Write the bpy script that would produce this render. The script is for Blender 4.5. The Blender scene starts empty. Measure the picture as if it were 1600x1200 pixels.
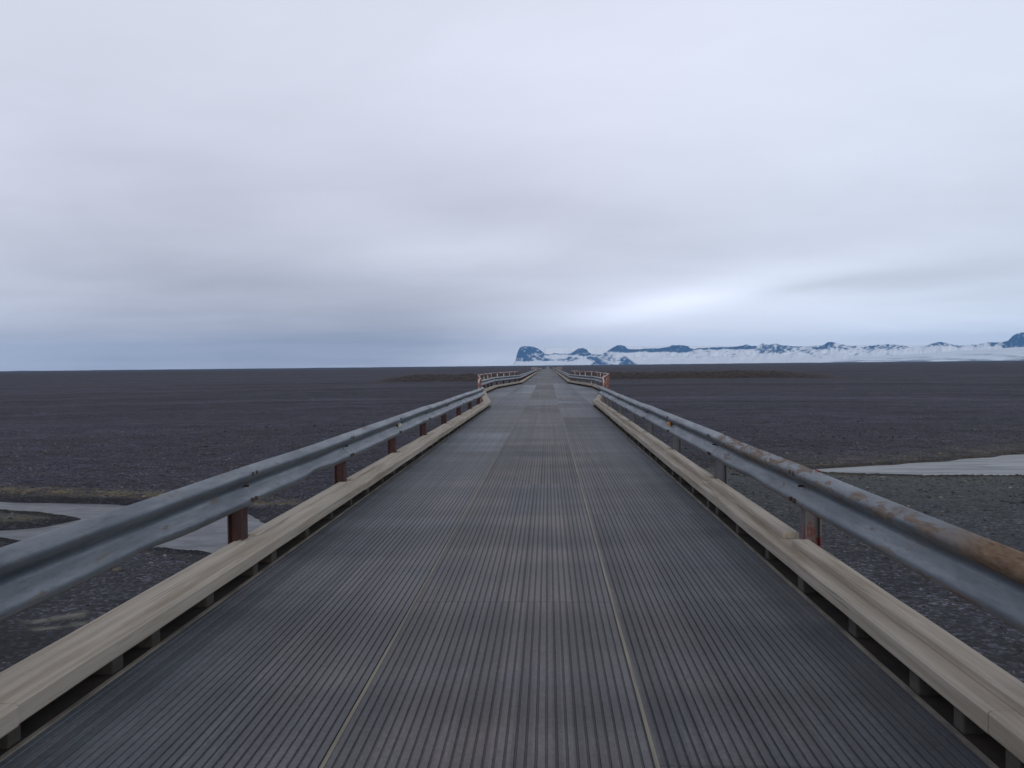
import bpy, bmesh, math, random
import numpy as np
from mathutils import Matrix, Vector

random.seed(7)
rng = np.random.default_rng(11)
SC = bpy.context.scene
C = SC.collection

# ------------------------------------------------------------------ camera
F = 1300.0                     # focal length in photo pixels (1600 wide)
HC = 1.60                      # eye height above the deck
ZG = -3.4                      # gravel plain below the deck
def cam_basis():
    fy = Vector((56, 29, -F)).normalized()              # world +Y in camera axes
    p1, p2 = Vector((-800, 20, -F)), Vector((800, 37, -F))
    up = p1.cross(p2)
    if up.y < 0: up = -up
    up.normalize()
    fy = (fy - up * fy.dot(up)).normalized()
    fx = fy.cross(up)
    return Matrix((fx, fy, up))                          # camera -> world
RB = cam_basis()
cd = bpy.data.cameras.new('camera'); cam = bpy.data.objects.new('camera', cd); C.objects.link(cam)
cd.sensor_width = 36; cd.lens = 36 * F / 1600; cd.clip_start = 0.1; cd.clip_end = 120000
cam.matrix_world = Matrix.Translation((0, 0, HC)) @ RB.to_4x4()
SC.camera = cam
def ray(px, py):
    return RB @ Vector((px - 800, 600 - py, -F)).normalized()
def on_ground(px, py, z=ZG):
    d = ray(px, py); t = (z - HC) / d.z
    return (d.x * t, d.y * t)

# ------------------------------------------------------------------ node helper
class NT:
    def __init__(s, tree):
        s.t = tree; s.n = tree.nodes; s.l = tree.links
    def new(s, typ, **kw):
        nd = s.n.new(typ)
        for k, v in kw.items(): setattr(nd, k, v)
        return nd
    def put(s, sock, v):
        if v is None: return
        if isinstance(v, bpy.types.NodeSocket): s.l.new(v, sock)
        else:
            if hasattr(sock.default_value, '__len__') and not hasattr(v, '__len__'): v = [v] * len(sock.default_value)
            if hasattr(v, '__len__') and len(v) == 3 and len(sock.default_value) == 4: v = (*v, 1)
            sock.default_value = v
    def m(s, op, a, b=None, c=None, clamp=False):
        nd = s.new('ShaderNodeMath', operation=op); nd.use_clamp = clamp
        for i, v in enumerate((a, b, c)): s.put(nd.inputs[i], v)
        return nd.outputs[0]
    def mix(s, f, a, b, mode='MIX'):
        nd = s.new('ShaderNodeMix', data_type='RGBA', blend_type=mode)
        s.put(nd.inputs[0], f); s.put(nd.inputs[6], a); s.put(nd.inputs[7], b)
        return nd.outputs[2]
    def noise(s, vec, scale=1, detail=3, rough=.5, dist=0):
        nd = s.new('ShaderNodeTexNoise'); s.put(nd.inputs['Vector'], vec)
        nd.inputs['Scale'].default_value = scale; nd.inputs['Detail'].default_value = detail
        nd.inputs['Roughness'].default_value = rough; nd.inputs['Distortion'].default_value = dist
        return nd.outputs[0]
    def vor(s, vec, scale, out='Color', feature='F1'):
        nd = s.new('ShaderNodeTexVoronoi', feature=feature); s.put(nd.inputs['Vector'], vec)
        nd.inputs['Scale'].default_value = scale
        return nd.outputs[out]
    def maps(s, vec, sc):
        nd = s.new('ShaderNodeVectorMath', operation='MULTIPLY'); s.put(nd.inputs[0], vec); nd.inputs[1].default_value = sc
        return nd.outputs[0]
    def rng(s, v, a, b, c=0, d=1, smooth=False):
        nd = s.new('ShaderNodeMapRange', interpolation_type='SMOOTHSTEP' if smooth else 'LINEAR'); nd.clamp = True
        for i, x in enumerate((v, a, b, c, d)): s.put(nd.inputs[i], x)
        return nd.outputs[0]
    def sep(s, v):
        nd = s.new('ShaderNodeSeparateXYZ'); s.put(nd.inputs[0], v); return nd.outputs
    def comb(s, x, y, z):
        nd = s.new('ShaderNodeCombineXYZ')
        for i, v in enumerate((x, y, z)): s.put(nd.inputs[i], v)
        return nd.outputs[0]
    def attr(s, name, out='Fac'):
        nd = s.new('ShaderNodeAttribute', attribute_name=name); return nd.outputs[out]
    def bump(s, h, strength=.3, dist=.01):
        nd = s.new('ShaderNodeBump'); s.put(nd.inputs['Height'], h)
        nd.inputs['Strength'].default_value = strength; nd.inputs['Distance'].default_value = dist
        return nd.outputs[0]

def lin(r, g, b):
    return tuple(((v / 255) / 12.92 if v <= 10 else (((v / 255) + .055) / 1.055) ** 2.4) for v in (r, g, b))

# ------------------------------------------------------------------ world: overcast sky
SUN_EL, SUN_AZ = math.radians(30), math.radians(172)       # azimuth from +Y towards +X
W = bpy.data.worlds.new('World'); SC.world = W; W.use_nodes = True
w = NT(W.node_tree)
for nd in list(w.n): w.n.remove(nd)
out = w.new('ShaderNodeOutputWorld')
sky = w.new('ShaderNodeTexSky', sky_type='NISHITA'); sky.sun_disc = False
sky.sun_elevation = SUN_EL; sky.sun_rotation = SUN_AZ
bg1 = w.new('ShaderNodeBackground'); bg1.inputs[1].default_value = 0.05
w.l.new(sky.outputs[0], bg1.inputs[0])
tc = w.new('ShaderNodeTexCoord').outputs['Generated']
X, Y, Z = w.sep(tc)[:3]
DEG = 57.29578
el = w.m('MULTIPLY', w.m('ARCSINE', Z), DEG)
az = w.m('MULTIPLY', w.m('ARCTAN2', X, Y), DEG)
ez = w.m('ADD', w.m('MAXIMUM', Z, 0.0), 0.10)
cl = w.comb(w.m('DIVIDE', X, ez), w.m('DIVIDE', Y, ez), 0.0)    # the cloud deck seen in perspective
n1 = w.noise(w.maps(cl, (.34, .50, 1)), 1, 4, .5, .5)
n2 = w.noise(w.maps(cl, (.9, 1.5, 1)), 1, 5, .55, .3)
n3 = w.noise(w.comb(w.m('MULTIPLY', az, .07), w.m('SUBTRACT', w.m('MULTIPLY', el, .21), w.m('MULTIPLY', az, .03)), 4.0), 1, 6, .6, .9)
def blob(a0, e0, sa, se, tilt=0.0):
    da = w.m('SUBTRACT', az, a0)
    de = w.m('SUBTRACT', w.m('SUBTRACT', el, e0), w.m('MULTIPLY', da, tilt))
    q = w.m('ADD', w.m('POWER', w.m('ABSOLUTE', w.m('DIVIDE', da, sa)), 2), w.m('POWER', w.m('ABSOLUTE', w.m('DIVIDE', de, se)), 2))
    return w.m('EXPONENT', w.m('MULTIPLY', q, -1))
base = w.rng(el, 2, 24, 0, 1)
v = w.m('ADD', .77, w.m('MULTIPLY', base, .08))
def add(val, amt):
    global v
    v = w.m('ADD', v, w.m('MULTIPLY', val, amt))
add(blob(-22, 3.0, 16, 5.5, .05), -.22)
add(blob(-10, 1.8, 8, 3.2, .10), -.16)
add(blob(-26, 13, 8, 2.5, -.2), -.05)
add(blob(-24, 9, 9, 4), -.05)
add(blob(-8, 12.5, 14, 3.2, -.22), -.06)
add(blob(6, 9.5, 9, 2.2, -.15), -.05)
add(blob(-9, 7.6, 8, 1.4, .16), .07)
add(blob(-2, 8.5, 4, 1.2, .2), .06)
add(blob(-4, .3, 5, .8), .12)
add(blob(7.5, 3.9, 6, .9, .16), .26)
add(blob(16, 5.6, 12, 1.6, .10), .16)
add(blob(18, 2.4, 18, 2.3), .30)
add(blob(22, 5.2, 8, .8, .05), -.13)
add(blob(17, 4.9, 4, .35, .12), -.07)
add(blob(27, 3.9, 6, .35, .03), -.05)
add(blob(22, 15, 18, 8), .09)
add(blob(4, 20, 16, 4), .06)
add(blob(-33, 25, 12, 6), -.03)
add(w.m('EXPONENT', w.m('MULTIPLY', w.m('MAXIMUM', el, 0.0), -.40)), .05)
add(w.m('SUBTRACT', n1, .5), .22)
add(w.m('SUBTRACT', n2, .5), .13)
add(w.m('MULTIPLY', w.m('SUBTRACT', n3, .5), w.rng(el, 0, 16, 1, .3)), .17)
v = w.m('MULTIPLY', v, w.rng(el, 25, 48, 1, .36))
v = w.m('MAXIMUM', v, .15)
tint = w.mix(w.rng(v, .42, .80), (.90, .93, 1.12, 1), (.935, .975, 1.135, 1))
tint = w.mix(w.m('MULTIPLY', w.rng(az, 2, 26, 0, 1), w.rng(el, 24, 0, .5, 1)), tint, (.90, .985, 1.14, 1))
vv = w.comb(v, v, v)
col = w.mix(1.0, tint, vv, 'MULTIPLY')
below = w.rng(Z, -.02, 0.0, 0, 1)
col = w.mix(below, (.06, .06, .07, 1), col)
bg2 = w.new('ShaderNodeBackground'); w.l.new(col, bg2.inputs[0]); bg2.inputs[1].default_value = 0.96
ad = w.new('ShaderNodeAddShader'); 
bg1.inputs[1].default_value = 0.05
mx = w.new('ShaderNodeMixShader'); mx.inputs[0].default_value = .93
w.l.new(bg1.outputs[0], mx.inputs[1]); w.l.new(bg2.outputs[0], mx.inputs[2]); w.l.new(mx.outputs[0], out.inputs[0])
w.n.remove(ad)

sd = bpy.data.lights.new('sun', 'SUN'); sd.energy = 1.25; sd.angle = math.radians(60); sd.color = (1, .97, .93)
so = bpy.data.objects.new('sun', sd); C.objects.link(so)
sdir = Vector((math.sin(SUN_AZ) * math.cos(SUN_EL), math.cos(SUN_AZ) * math.cos(SUN_EL), math.sin(SUN_EL)))
so.rotation_euler = sdir.to_track_quat('Z', 'Y').to_euler()

SC.view_settings.view_transform = 'Standard'; SC.view_settings.look = 'None'
SC.view_settings.exposure = 0.0; SC.view_settings.gamma = 1.0
SC.render.engine = 'CYCLES'
SC.cycles.max_bounces = 6; SC.cycles.volume_bounces = 1

# ------------------------------------------------------------------ object helpers
def tag(o, label=None, cat=None, group=None, kind=None):
    if label: o['label'] = label
    if cat: o['category'] = cat
    if group: o['group'] = group
    if kind: o['kind'] = kind
    return o
def empty(name, loc=(0, 0, 0)):
    o = bpy.data.objects.new(name, None); C.objects.link(o); o.location = loc; o.empty_display_size = .2
    return o
class MB:
    def __init__(s): s.v = []; s.f = []; s.mi = []
    def add(s, vs, fs, mi=0):
        k = len(s.v); s.v += [tuple(p) for p in vs]
        for f in fs: s.f.append([i + k for i in f]); s.mi.append(mi)
    def box(s, x0, x1, y0, y1, z0, z1, mi=0):
        s.add([(x0,y0,z0),(x1,y0,z0),(x1,y1,z0),(x0,y1,z0),(x0,y0,z1),(x1,y0,z1),(x1,y1,z1),(x0,y1,z1)],
              [(0,3,2,1),(4,5,6,7),(0,1,5,4),(1,2,6,5),(2,3,7,6),(3,0,4,7)], mi)
    def sweep(s, secs, mi=0, cap=True, closed=True):
        """secs: list of sections, each a list of 3-D points"""
        n = len(secs[0]); vs = [p for sc in secs for p in sc]; fs = []
        for i in range(len(secs) - 1):
            for j in range(n if closed else n - 1):
                k = (j + 1) % n
                fs.append((i*n+j, i*n+k, (i+1)*n+k, (i+1)*n+j))
        if cap and closed:
            fs.append(tuple(range(n-1, -1, -1))); fs.append(tuple(range((len(secs)-1)*n, len(secs)*n)))
        s.add(vs, fs, mi)
    def tube(s, pts, r, n=8, mi=0):
        pts = [Vector(p) for p in pts]; secs = []
        for i, p in enumerate(pts):
            d = (pts[min(i+1, len(pts)-1)] - pts[max(i-1, 0)]).normalized()
            a = d.cross(Vector((0, 0, 1)))
            if a.length < .2: a = d.cross(Vector((1, 0, 0)))
            a.normalize(); b = d.cross(a)
            secs.append([p + (a * math.cos(t) + b * math.sin(t)) * r for t in [2*math.pi*k/n for k in range(n)]])
        s.sweep(secs, mi)
    def build(s, name, mats, parent=None, smooth=False, bevel=0, fix=True):
        me = bpy.data.meshes.new(name); me.from_pydata(s.v, [], s.f)
        if not isinstance(mats, (list, tuple)): mats = [mats]
        for m in mats: me.materials.append(m)
        me.polygons.foreach_set('material_index', s.mi)
        if fix:
            bm = bmesh.new(); bm.from_mesh(me); bmesh.ops.recalc_face_normals(bm, faces=bm.faces)
            bm.to_mesh(me); bm.free()
        if smooth: me.polygons.foreach_set('use_smooth', [True] * len(me.polygons))
        me.update()
        o = bpy.data.objects.new(name, me); C.objects.link(o)
        if parent: o.parent = parent
        if bevel:
            b = o.modifiers.new('bevel', 'BEVEL'); b.width = bevel; b.segments = 2; b.limit_method = 'ANGLE'
        return o
def npmesh(name, verts, faces, mat, smooth=True, attrs=None, parent=None):
    me = bpy.data.meshes.new(name)
    nf, k = faces.shape
    me.vertices.add(len(verts)); me.vertices.foreach_set('co', np.asarray(verts, np.float32).ravel())
    me.loops.add(nf * k); me.loops.foreach_set('vertex_index', faces.astype(np.int32).ravel())
    me.polygons.add(nf); me.polygons.foreach_set('loop_start', np.arange(0, nf * k, k, dtype=np.int32))
    me.polygons.foreach_set('loop_total', np.full(nf, k, np.int32))
    if smooth: me.polygons.foreach_set('use_smooth', np.ones(nf, bool))
    me.update(calc_edges=True); me.validate()
    for nm, a in (attrs or {}).items():
        at = me.attributes.new(nm, 'FLOAT', 'POINT'); at.data.foreach_set('value', np.asarray(a, np.float32).ravel())
    me.materials.append(mat)
    o = bpy.data.objects.new(name, me); C.objects.link(o)
    if parent: o.parent = parent
    return o

def h2(ix, iy, seed):
    n = (ix.astype(np.int64) * 374761393 + iy.astype(np.int64) * 668265263 + seed * 1442695041) & 0xffffffff
    n = ((n ^ (n >> 13)) * 1274126177) & 0xffffffff
    return ((n ^ (n >> 16)) & 0xffff) / 65535.0
def vn(x, y, seed=0):
    ix = np.floor(x); iy = np.floor(y); fx = x - ix; fy = y - iy
    fx = fx * fx * (3 - 2 * fx); fy = fy * fy * (3 - 2 * fy)
    a = h2(ix, iy, seed); b = h2(ix + 1, iy, seed); c = h2(ix, iy + 1, seed); d = h2(ix + 1, iy + 1, seed)
    return (a * (1 - fx) + b * fx) * (1 - fy) + (c * (1 - fx) + d * fx) * fy
def fbm(x, y, seed=0, o=4):
    s = 0; a = .5; t = 0
    for i in range(o):
        s = s + a * vn(x * 2 ** i, y * 2 ** i, seed + i * 17); t += a; a *= .5
    return s / t

# ------------------------------------------------------------------ materials
def mat(name):
    m = bpy.data.materials.new(name); m.use_nodes = True
    t = NT(m.node_tree); b = t.n['Principled BSDF']
    return m, t, b
def pos(t): return t.new('ShaderNodeNewGeometry').outputs['Position']

def deck_mat(name, ribs=True, lift=1.0):
    m, t, b = mat(name)
    p = pos(t); x, y, z = t.sep(p)[:3]
    lane = t.m('FLOOR', t.m('DIVIDE', t.m('ADD', x, .92), 1.34))
    wn = t.new('ShaderNodeTexWhiteNoise', noise_dimensions='3D')
    yo = t.m('ADD', y, t.m('MULTIPLY', lane, 2.3))
    t.put(wn.inputs['Vector'], t.comb(lane, t.m('FLOOR', t.m('DIVIDE', yo, 5.6)), 3.0))
    plate = wn.outputs['Value']
    wr = t.new('ShaderNodeTexWhiteNoise', noise_dimensions='2D')
    t.put(wr.inputs['Vector'], t.comb(t.m('FLOOR', t.m('DIVIDE', t.m('ADD', x, 10.0), .0435)), t.m('FLOOR', t.m('DIVIDE', yo, 5.6)), 0))
    rib = wr.outputs['Value']
    streak = t.noise(t.maps(p, (9, .22, 1)), 1, 4, .6)
    stain = t.noise(t.maps(p, (.8, .55, 1)), 1, 4, .6, .4)
    band = t.noise(t.maps(p, (.25, 1.1, 1)), 1, 2, .5)
    grain = t.noise(t.maps(p, (60, 14, 1)), 1, 3, .7)
    c = t.mix(t.rng(stain, .30, .72), (.068*lift, .073*lift, .088*lift, 1), (.135*lift, .112*lift, .102*lift, 1))
    c = t.mix(t.rng(plate, .55, .98, 0, .22), c, (.130*lift, .150*lift, .180*lift, 1))
    c = t.mix(t.rng(streak, .40, .75, 0, .55), c, (.062*lift, .064*lift, .074*lift, 1))
    k = t.m('ADD', .68, t.m('MULTIPLY', rib, .40))
    k = t.m('ADD', k, t.m('MULTIPLY', plate, .06))
    def rect(x0, x1, y0, y1, amt, e=.25):
        global_k = t.m('MULTIPLY', t.m('MULTIPLY', t.rng(x, x0 - .02, x0 + .02), t.rng(x, x1 + .02, x1 - .02)), t.m('MULTIPLY', t.rng(y, y0 - e, y0 + e), t.rng(y, y1 + e, y1 - e)))
        return t.m('MULTIPLY', global_k, amt)
    pale = rect(-2.3, -.92, 15.6, 19.8, .55)
    for q in (rect(-1.9, -.92, 48, 67, 1.3, 1), rect(.42, 1.75, 41, 78, .75, 1), rect(.42, 1.75, 35.2, 37.2, 1.0, .3), rect(-2.3, -.92, 33, 47, .35, 1),
              rect(-2.4, -2.26, 33, 78, 0), rect(-2.2, 1.7, 32.2, 32.7, .35, .15)):
        pale = t.m('MAXIMUM', pale, q)
    c = t.mix(t.m('MINIMUM', pale, 1.0), c, (.20*lift, .235*lift, .27*lift, 1))
    k = t.m('MULTIPLY', k, t.rng(band, .36, .6, .70, 1.15))
    k = t.m('MULTIPLY', k, t.rng(grain, .2, .8, .72, 1.28))
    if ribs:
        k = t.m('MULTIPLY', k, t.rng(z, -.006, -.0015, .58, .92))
    fr = t.m('FRACT', t.m('DIVIDE', yo, 5.6))
    k = t.m('MULTIPLY', k, t.rng(t.m('ABSOLUTE', t.m('SUBTRACT', fr, .5)), .4975, .4985, 1, .55))
    grit = t.noise(t.maps(p, (35, 35, 35)), 1, 3, .7)
    k = t.m('MULTIPLY', k, t.rng(grit, .35, .66, .84, 1.16))
    sidef = t.m('MULTIPLY', t.rng(t.m('ABSOLUTE', t.m('ADD', x, .265)), 1.0, 1.75, 0, .7), t.rng(streak, .3, .6, .6, 1))
    c = t.mix(sidef, c, (.066*lift, .086*lift, .106*lift, 1))
    worn = t.m('MULTIPLY', t.rng(t.m('ABSOLUTE', t.m('ADD', x, .25)), .75, .1, 0, 1), t.rng(stain, .35, .6))
    c = t.mix(t.m('MULTIPLY', worn, .35), c, (.155*lift, .132*lift, .120*lift, 1))
    c = t.mix(1.0, c, t.comb(k, k, k), 'MULTIPLY')
    t.put(b.inputs['Base Color'], c)
    t.put(b.inputs['Roughness'], t.rng(plate, 0, 1, .62, .50))
    b.inputs['Specular IOR Level'].default_value = .5
    t.put(b.inputs['Normal'], t.bump(grain, .35, .004))
    return m
M_deck = deck_mat('ribbed_deck'); M_bay = deck_mat('bay_deck', False, 1.25)

def simple(name, col, col2=None, scale=(4, 4, 4), rough=.7, metal=0, bump=.2, detail=4, lo=.35, hi=.65, bd=.004):
    m, t, b = mat(name); p = pos(t)
    n = t.noise(t.maps(p, scale), 1, detail, .6)
    t.put(b.inputs['Base Color'], t.mix(t.rng(n, lo, hi), (*col, 1), (*(col2 or col), 1)))
    b.inputs['Roughness'].default_value = rough; b.inputs['Metallic'].default_value = metal
    if bump: t.put(b.inputs['Normal'], t.bump(n, bump, bd))
    return m
M_strip = simple('joint_strip', (.24, .215, .155), (.12, .11, .09), (30, .9, 30), .6, lo=.3, hi=.6)
M_edge = simple('deck_edge_strip', (.27, .245, .20), (.13, .12, .105), (9, 3, 9), .7)

def timber(name, a, bcol, dark):
    m, t, b = mat(name); p = pos(t)
    g = t.noise(t.maps(p, (26, .8, 26)), 1, 5, .65, .3)
    big = t.noise(t.maps(p, (9, .42, 9)), 1, 5, .65, .4)
    c = t.mix(t.rng(g, .30, .70), (*a, 1), (*bcol, 1))
    c = t.mix(t.rng(big, .47, .66, 0, .85), c, (*dark, 1))
    sp = t.noise(t.maps(p, (40, 22, 40)), 1, 3, .7)
    c = t.mix(t.rng(sp, .62, .75, 0, .45), c, (*dark, 1))
    crack = t.noise(t.maps(p, (55, .9, 55)), 1, 2, .5)
    c = t.mix(t.rng(crack, .64, .70, 0, .6), c, (.09, .08, .065, 1))
    t.put(b.inputs['Base Color'], c); b.inputs['Roughness'].default_value = .85
    t.put(b.inputs['Normal'], t.bump(g, .5, .006))
    return m
M_kerb = timber('weathered_kerb_timber', (.46, .41, .345), (.32, .28, .225), (.24, .195, .135))
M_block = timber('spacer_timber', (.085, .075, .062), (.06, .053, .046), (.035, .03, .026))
M_under = simple('shade_toned_deck_edge', (.022, .018, .015), (.05, .038, .03), (3, 3, 3), .9)  # near-black colour stands in for the shade under the kerb

def galv(name, rusty):
    m, t, b = mat(name); p = pos(t); x, y, z = t.sep(p)[:3]
    n = t.noise(t.maps(p, (6, 1.3, 8)), 1, 5, .6)
    fine = t.noise(t.maps(p, (40, 9, 40)), 1, 4, .65)
    c = t.mix(t.rng(n, .3, .7), (.205, .232, .255, 1), (.11, .13, .15, 1))
    c = t.mix(t.rng(fine, .5, .75, 0, .5), c, (.060, .070, .085, 1))
    # rust blooms: small spots everywhere, and on the right-hand rail long patches near the camera
    spot = t.noise(t.maps(p, (5, 2.0, 9)), 1, 5, .7, .4)
    f = t.rng(spot, .58, .70, 0, .7)
    if rusty:
        up = t.rng(z, .655, .70, 0, 1)
        lo = t.rng(z, .545, .515, 0, 1)
        e = t.noise(t.maps(p, (7, 3.2, 14)), 1, 5, .7, .5)
        near = t.rng(y, 4.3, 3.7, 0, 1)                 # old rusted length
        r1 = t.m('MULTIPLY', t.m('MULTIPLY', near, up), t.rng(e, .30, .42, .45, 1))
        r2 = t.m('MULTIPLY', t.m('MULTIPLY', t.m('MULTIPLY', t.rng(y, 7.3, 7.1, 0, 1), t.rng(y, 3.7, 4.1, 0, 1)), up), t.rng(e, .50, .58, 0, .75))
        r4 = t.m('MULTIPLY', t.m('MULTIPLY', t.m('MULTIPLY', t.rng(y, 9.6, 9.2, 0, 1), t.rng(y, 6.6, 6.8, 0, 1)), t.rng(z, .64, .69, 0, 1)), t.rng(e, .44, .54, 0, .9))
        r3 = t.m('MULTIPLY', t.m('MULTIPLY', lo, t.rng(y, 10.5, 9, 0, 1)), t.rng(e, .42, .54, 0, .85))
        f = t.m('MAXIMUM', t.m('MAXIMUM', f, r1), t.m('MAXIMUM', t.m('MAXIMUM', r2, r3), r4))
    rc = t.mix(t.rng(fine, .35, .65), (.105, .050, .028, 1), (.22, .155, .09, 1))
    c = t.mix(f, c, rc)
    t.put(b.inputs['Base Color'], c)
    t.put(b.inputs['Metallic'], t.m('MULTIPLY', t.m('SUBTRACT', 1.0, f), .35))
    t.put(b.inputs['Roughness'], t.m('ADD', .40, t.m('MULTIPLY', t.m('MAXIMUM', f, t.rng(n, .3, .7, 0, .25)), .45)))
    t.put(b.inputs['Normal'], t.bump(fine, .15, .003))
    return m
M_galvL = galv('galvanised_beam', False); M_galvR = galv('galvanised_beam_rusted', True)
M_bolt = simple('rusty_bolt', (.035, .022, .02), (.08, .04, .03), (20, 20, 20), .7)
M_postR = simple('red_primer_post', (.032, .011, .010), (.070, .027, .022), (9, 9, 5), .75, lo=.4, hi=.75)
M_postG = simple('grey_post', (.085, .088, .10), (.06, .045, .042), (7, 7, 4), .6, lo=.5, hi=.8)
M_postGR = simple('grey_post_rusting', (.12, .108, .105), (.15, .03, .025), (9, 9, 6), .7, lo=.47, hi=.53)
M_pipe = simple('pink_white_flaking_pipe', (.52, .42, .39), (.20, .085, .065), (3, 1.2, 4), .65, lo=.42, hi=.60)
M_piper = simple('rust_red_pipe', (.11, .035, .027), (.34, .22, .19), (6, 2, 5), .7, lo=.45, hi=.7)
M_conc = simple('pier_concrete', (.30, .29, .28), (.20, .195, .19), (1.2, 1.2, 1.2), .85)
M_girder = simple('girder_steel', (.10, .06, .05), (.07, .045, .04), (2, 2, 2), .7)
mr, tr, br = mat('amber_reflector'); tr.put(br.inputs['Base Color'], (.95, .42, .10, 1)); br.inputs['Roughness'].default_value = .12; br.inputs['Coat Weight'].default_value = .6
mw, tw, bw = mat('clear_reflector'); tw.put(bw.inputs['Base Color'], (.80, .76, .62, 1)); bw.inputs['Roughness'].default_value = .12; bw.inputs['Coat Weight'].default_value = .6

# ------------------------------------------------------------------ bridge geometry
CX, HW = -0.265, 1.988
Y0, Y1 = -6.0, 330.0
BAYS = [(32.3, 47, 58.5, 73, 1.34), (190, 203, 214, 228, 1.34)]
def ext(y):
    for a, b_, c_, d_, e in BAYS:
        if a <= y <= d_:
            if y < b_: return e * (y - a) / (b_ - a)
            if y <= c_: return e
            return e * (d_ - y) / (d_ - c_)
    return 0.0
KNOTS = [k for b_ in BAYS for k in b_[:4]]
def edge(s, y, off): return CX + s * (HW + ext(y) + off)
def ys(y0, y1, step):
    n = max(1, round((y1 - y0) / step)); L = [y0 + (y1 - y0) * i / n for i in range(n + 1)]
    L += [k for k in KNOTS if y0 < k < y1]
    return sorted(set(round(v, 4) for v in L))

bridge = empty('road_bridge', (CX, 0, 0))
tag(bridge, 'long one lane bridge with grooved grey deck and pale timber kerbs crossing the gravel plain', 'bridge')
def P(o):                       # keep world-space mesh while parented to the bridge's empty
    par = o.parent
    loc = Vector((0, 0, 0)); q = par
    while q: loc += q.location; q = q.parent
    o.location = -loc
    return o

lanes = [(CX - HW, -.926), (-.914, .414), (.426, CX + HW)]
PER = .0435
for a, b_ in lanes:
    prof = []; n = max(1, round((b_ - a) / PER)); per = (b_ - a) / n; g = .013
    for i in range(n):
        x0 = a + i * per; dz = random.uniform(-.0008, .0008)
        prof += [(x0, dz), (x0 + per - g, dz), (x0 + per - g + .003, -.007), (x0 + per - .003, -.007)]
    prof += [(b_, 0), (b_, -.08), (a, -.08)]
    mb = MB(); L = [Y0 + (Y1 - Y0) * i / 60 for i in range(61)]
    mb.sweep([[(x, y, z) for x, z in prof] for y in L], cap=True)
    P(mb.build('deck_panel', M_deck, bridge, fix=False))
for jx in (-.92, .42):
    mb = MB(); L = [Y0 + (Y1 - Y0) * i / 400 for i in range(401)]
    ph = random.random() * 9
    secs = []
    for y in L:
        q = .003 * math.sin(y * .9 + ph)
        secs.append([(jx - .0059, y, -.02), (jx - .0085, y, .0035 + q * .3), (jx + .0085, y, .0035 + q * .3), (jx + .0059, y, -.02)])
    mb.sweep(secs); P(mb.build('joint_strip', M_strip, bridge, fix=False))
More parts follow.
